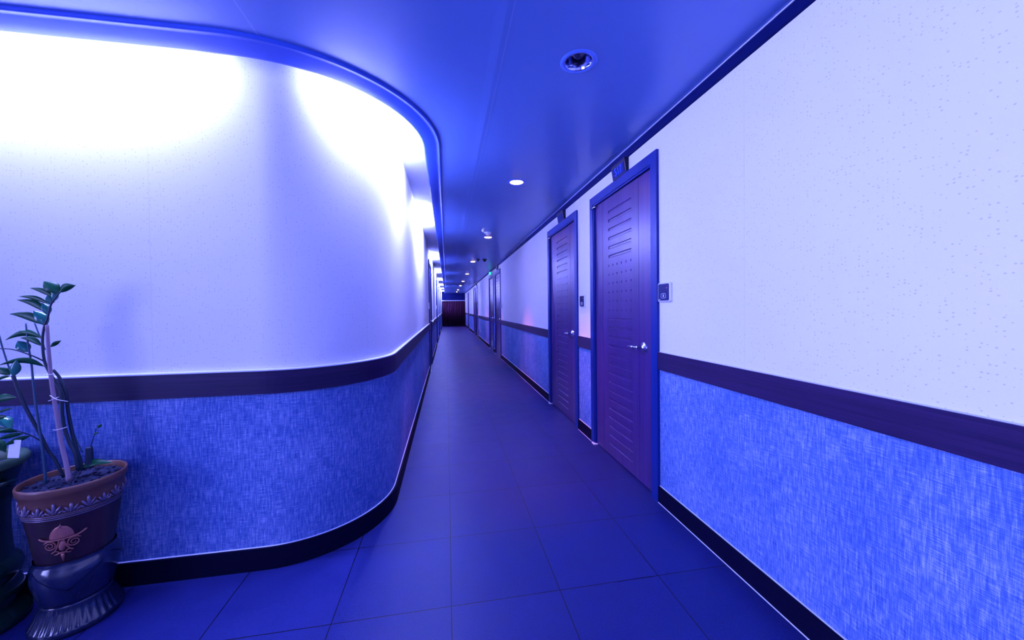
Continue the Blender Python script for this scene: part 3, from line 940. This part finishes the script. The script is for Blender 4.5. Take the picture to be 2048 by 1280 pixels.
def soil(center, r, z, label):
    bm = bmesh.new(); rnd = random.Random(3); R_, S_ = 9, 40
    cv = bm.verts.new((0, 0, 0.006)); prev = None
    for i in range(1, R_ + 1):
        ring = [bm.verts.new((r * i / R_ * math.cos(k * 2 * PI / S_), r * i / R_ * math.sin(k * 2 * PI / S_), rnd.uniform(-0.006, 0.008) if i < R_ else -0.002)) for k in range(S_)]
        for k in range(S_):
            if prev: bm.faces.new((prev[k], ring[k], ring[(k + 1) % S_], prev[(k + 1) % S_]))
            else: bm.faces.new((cv, ring[k], ring[(k + 1) % S_]))
        prev = ring
    X, Y, Z = Vector((1, 0, 0)), Vector((0, 1, 0)), Vector((0, 0, 1))
    for k in range(90):
        a = rnd.uniform(0, 2 * PI); q = r * 0.92 * math.sqrt(rnd.random()); s_ = rnd.uniform(0.003, 0.008)
        blob(bm, Vector((q * math.cos(a), q * math.sin(a), 0.006)), X, Y, Z, s_, s_ * 0.8, s_ * 0.7, 6)
    o = finish('potting_soil', bm, m_soil, None, loc=(center.x, center.y, z)); tag(o, label, 'soil', kind='stuff'); return o


soil(PC, 0.135, 0.536, 'dark lumpy potting soil inside the brown pot')

# second pot, mostly outside the frame
P2 = Vector((-1.785, 1.704, 0))
pot2 = empty('plant_pot', P2)
tag(pot2, 'dark green pot with a pale olive rim, cut by the left frame edge', 'plant pot')
bm = bmesh.new()
add_lathe(bm, [(0.112, 0.24), (0.108, 0.28), (0.104, 0.36), (0.104, 0.44), (0.110, 0.475), (0.118, 0.50), (0.113, 0.515), (0.122, 0.545), (0.134, 0.585), (0.140, 0.605)], 56, cap_bottom=False)
finish('body', bm, m_green_pot, pot2, smooth=True)
bm = bmesh.new()
add_lathe(bm, [(0.1385, 0.602), (0.148, 0.606), (0.155, 0.616), (0.155, 0.632), (0.149, 0.640), (0.132, 0.640), (0.126, 0.632), (0.124, 0.60), (0.118, 0.57)], 56, cap_bottom=False)
tag(finish('rim', bm, m_green_rim, pot2, smooth=True), 'pale olive rim')
bm = bmesh.new()
add_lathe(bm, [(0.142, 0.0), (0.150, 0.012), (0.150, 0.024), (0.142, 0.034), (0.128, 0.06), (0.118, 0.082), (0.128, 0.10), (0.134, 0.125), (0.124, 0.150), (0.116, 0.165), (0.128, 0.185), (0.134, 0.21), (0.125, 0.238), (0.110, 0.25)], 56)
finish('stepped_base', bm, m_green_pot, pot2, smooth=True)
for sgn in (0.0, PI):
    ha = -0.15 + sgn; bm = bmesh.new(); hd = Vector((math.cos(ha), math.sin(ha), 0)); ht = Vector((-hd.y, hd.x, 0))
    add_tube(bm, smooth_path([hd * 0.116 - ht * 0.035 + Vector((0, 0, 0.535)), hd * 0.142 - ht * 0.03 + Vector((0, 0, 0.55)), hd * 0.152 + Vector((0, 0, 0.557)), hd * 0.142 + ht * 0.03 + Vector((0, 0, 0.55)), hd * 0.116 + ht * 0.035 + Vector((0, 0, 0.535))], 5), 0.009, 10)
    finish('handle', bm, m_green_pot, pot2, smooth=True)
soil(P2, 0.1225, 0.600, 'dark soil inside the green pot')


def leaf_mesh(bm, base, tip, width, arch=0.12, roll=0.0, n=10, bulge=0.42):
    base, tip = Vector(base), Vector(tip); ax = tip - base; L_ = ax.length; t_ = ax.normalized()
    view = Vector((0, 0, EYE)) - (base + tip) / 2; view.normalize()
    up_ = (Vector((0, 0, 1)) - t_ * t_.z).normalized()
    side = (t_.cross(view)).normalized()
    side = (side * math.cos(roll) + view * math.sin(roll)).normalized()
    nrm = side.cross(t_).normalized()
    if nrm.z < 0: nrm = -nrm
    T, Bm = [], []
    rows_ = []
    for i in range(n + 1):
        s = i / n
        wd = width / 2 * (math.sin(PI * s ** 0.85) ** 0.95 if 0 < s < 1 else 0.05)
        c_ = base + ax * s + up_ * (arch * L_ * math.sin(PI * s) )
        rows_.append((c_ + side * wd + nrm * wd * 0.35, c_, c_ - side * wd + nrm * wd * 0.35))
    th = 0.0009
    for off in (th, -th):
        R0 = [[bm.verts.new(p + nrm * off) for p in r_] for r_ in rows_]
        for A_, B_ in zip(R0, R0[1:]):
            for k in range(2):
                q = (A_[k], A_[k + 1], B_[k + 1], B_[k]); bm.faces.new(q if off > 0 else q[::-1])
        if off > 0: K0 = R0
        else:
            for A_, B_, C_, D_ in zip(K0, K0[1:], R0, R0[1:]):
                bm.faces.new((A_[0], B_[0], D_[0], C_[0])); bm.faces.new((B_[2], A_[2], C_[2], D_[2]))


DY = 0.055
PXM = 1.44 / F_PX * 0.72          # metres per pixel near the plants


def stem(parent, pix, Ys, rpx, m, name='stem', world=False):
    n = len(pix)
    if not isinstance(Ys, (list, tuple)): Ys = [Ys, Ys]
    pts = [at(u, v, DY + Ys[0] + (Ys[1] - Ys[0]) * i / (n - 1)) for i, (u, v) in enumerate(pix)]
    sm = smooth_path(pts, 5); r0_, r1 = (rpx if isinstance(rpx, tuple) else (rpx, rpx))
    bm = bmesh.new(); N_ = len(sm)
    add_tube(bm, sm, [(r0_ + (r1 - r0_) * i / (N_ - 1)) * PXM for i in range(N_)], 10)
    o = finish(name, bm, m, None, smooth=True)
    if parent is not None:
        o.parent = parent; o.matrix_parent_inverse = parent.matrix_world.inverted() if False else Matrix.Translation(-Vector(parent.location))
    return o


def leaf(parent, b, t_, wpx, Y=1.655, Y2=None, arch=0.1, roll=0.3, m=None):
    bm = bmesh.new(); leaf_mesh(bm, at(*b, Y + DY), at(*t_, (Y2 or Y) + DY), wpx * 0.00185, arch, roll * 0.6)
    o = finish('leaf', bm, m or m_leaf, None, smooth=True); o.parent = parent
    o.matrix_parent_inverse = Matrix.Translation(-Vector(parent.location)); return o


pl = empty('potted_plant', (PC.x, PC.y, 0.54))
tag(pl, 'leggy plant with glossy green leaves growing in the brown pot', 'plant')
stem(pl, [(156, 940), (150, 905), (138, 883), (126, 842), (122, 787), (112, 765), (101.5, 749), (89, 722), (85, 681), (89, 652), (95, 637), (100, 615), (106, 602), (121, 583)], [1.665, 1.645], (4.6, 1.8), m_stem)
stem(pl, [(165, 940), (158, 915), (146, 873), (136, 822), (132, 787), (120, 757), (106, 739)], [1.69, 1.66], (4.6, 3.2), m_stem)
stem(pl, [(128, 955), (110, 920), (95, 899), (77, 862), (59, 830), (43, 797), (26, 751)], [1.66, 1.62], (3.6, 4.0), m_stem)
stem(pl, [(92, 968), (86, 905), (77, 846), (71, 805), (67, 771), (63, 730), (58, 700), (56, 688), (51.5, 646)], [1.62, 1.66], (3.0, 1.7), m_stem2)
stem(pl, [(90, 700), (84, 680), (76.5, 665), (69, 645)], [1.66, 1.67], 1.5, m_stem2)
stem(pl, [(26, 751), (19, 738), (6, 699), (0, 677), (-6, 655)], [1.62, 1.62], 1.7, m_stem2)
stem(pl, [(89, 723), (75, 716), (59, 709.5), (39, 702.5), (19, 698), (-4, 697)], [1.65, 1.60], (1.8, 1.3), m_stem)
stem(pl, [(180, 905), (183, 888), (190, 866.5), (192, 856)], [1.70, 1.70], (1.1, 0.9), m_stem)
stem(pl, [(165, 905), (150, 872.6), (141, 842)], [1.69, 1.68], 1.4, m_stem2)
stem(pl, [(84, 884), (66, 873), (45, 865), (20, 858), (-5, 854)], [1.64, 1.60], (1.8, 1.2), m_stem)
stem(pl, [(179, 935), (179, 925), (179, 908), (178, 894)], [1.70, 1.70], (10, 7.5), m_stem, 'cut_stump')
for b, t_, wd, kw in [
    ((117, 587), (88, 563), 23, dict(arch=0.05, roll=0.0)), ((120, 585), (151, 571), 15, dict(arch=0.16, roll=0.1)),
    ((107, 594), (60, 576), 10, dict(arch=0.10)), ((98, 608), (38, 593), 9, dict(arch=0.10)), ((96, 626), (34, 600), 13, dict(arch=0.13)),
    ((91, 650), (20, 628), 16, dict(arch=0.12)), ((84, 676), (11, 680), 14, dict(arch=0.20)), ((84, 692), (40, 676), 11, dict(arch=0.15)),
    ((89, 733), (-4, 731), 12, dict(arch=0.20, Y2=1.60)), ((101, 694), (122, 681), 8, dict(arch=0.05)),
    ((195, 856), (203, 848), 6, dict(arch=0.0)), ((187, 869), (198, 864), 4, dict(arch=0.0)),
    ((20, 750), (-6, 735), 14, dict(arch=0.05, Y=1.62)), ((20, 752), (-10, 764), 6, dict(arch=0.1, Y=1.62)),
    ((60, 872), (4, 893), 10, dict(arch=0.06, Y=1.63, Y2=1.58)), ((46, 867), (-8, 880), 9, dict(arch=0.06, Y=1.62, Y2=1.57)), ((36, 863), (-12, 866), 9, dict(arch=0.1, Y=1.62, Y2=1.57)),
    ((160, 936), (226, 925), 16, dict(arch=0.10, Y=1.69, Y2=1.70, roll=0.9)),
]:
    leaf(pl, b, t_, wd, **kw)
for b, t_, wd, kw in [
    ((93, 652), (67, 622), 19, dict(arch=0.1, roll=0.0)), ((97, 630), (83, 606), 14, dict(arch=0.1, roll=0.0)), ((101, 610), (97, 588), 13, dict(arch=0.05, roll=0.0)),
    ((109, 602), (113, 580), 11, dict(arch=0.05, roll=0.0)), ((57, 704), (36, 682), 20, dict(arch=0.0, roll=0.1)), ((28, 752), (33, 720), 15, dict(arch=0.0, roll=0.2, Y=1.62)),
]:
    leaf(pl, b, t_, wd, m=m_leaf2, **kw)

cane = stem(pl, [(138, 962), (133, 930), (122, 883), (111, 814), (103, 763), (97, 700), (94, 650)], [1.625, 1.645], (5.4, 3.6), m_cane, 'support_cane')
tag(cane, 'pale bamboo support cane')
for u, v, wd, tl in ((120, 857, 14, 3), (107, 798, 10, 4), (118, 797, 18, -6), (100, 748, 7, 0)):
    bm = bmesh.new(); a, b = at(u - wd, v + tl, 1.628 + DY), at(u + wd, v - tl, 1.632 + DY); mdl = (a + b) / 2 + Vector((0.004, -0.012, -0.001))
    add_tube(bm, smooth_path([a, mdl, b], 6), 0.0014, 6)
    o = finish('tie', bm, m_tie, None, smooth=True); o.parent = cane; tag(o, 'pale thin tie')

pl2 = empty('potted_plant', (P2.x, P2.y, 0.60))
tag(pl2, 'low leafy plant in the dark green pot at the frame edge', 'plant')
stem(pl2, [(-20, 930), (-14, 880), (-8, 840), (-6, 805)], [1.69, 1.69], (2.4, 1.6), m_stem2)
stem(pl2, [(-30, 930), (-30, 880), (-20, 850), (-5, 835)], [1.69, 1.66], (2.2, 1.4), m_stem2)
for b, t_, wd, kw in [((-8, 800), (33, 795), 15, dict(arch=0.08, Y=1.66)), ((-5, 826), (27, 815), 5, dict(arch=0.02, Y=1.66)), ((-8, 838), (14, 832), 9, dict(arch=0.05, Y=1.66)),
                      ((-12, 838), (22, 862), 30, dict(arch=0.06, Y=1.66, roll=0.0, m=m_leaf2)), ((-20, 880), (12, 905), 16, dict(arch=0.1, Y=1.66)), ((-14, 870), (-60, 850), 16, dict(arch=0.1, Y=1.66))]:
    leaf(pl2, b, t_, wd, **kw)
bm = bmesh.new()
q = [at(14.5, 916, 1.645), at(37.5, 916, 1.645), at(42, 880, 1.655), at(19, 880, 1.655)]
a = [bm.verts.new(p) for p in q]; b = [bm.verts.new(p + Vector((0, 0.0016, 0))) for p in q]
for i in range(4): bm.faces.new((a[i], a[(i + 1) % 4], b[(i + 1) % 4], b[i]))
bm.faces.new(a[::-1]); bm.faces.new(b)
tag(finish('plant_label', bm, plain('white_tag', (0.85, 0.85, 0.9), 0.5)), 'blank white plastic tag stuck in the green pot', 'plant tag')
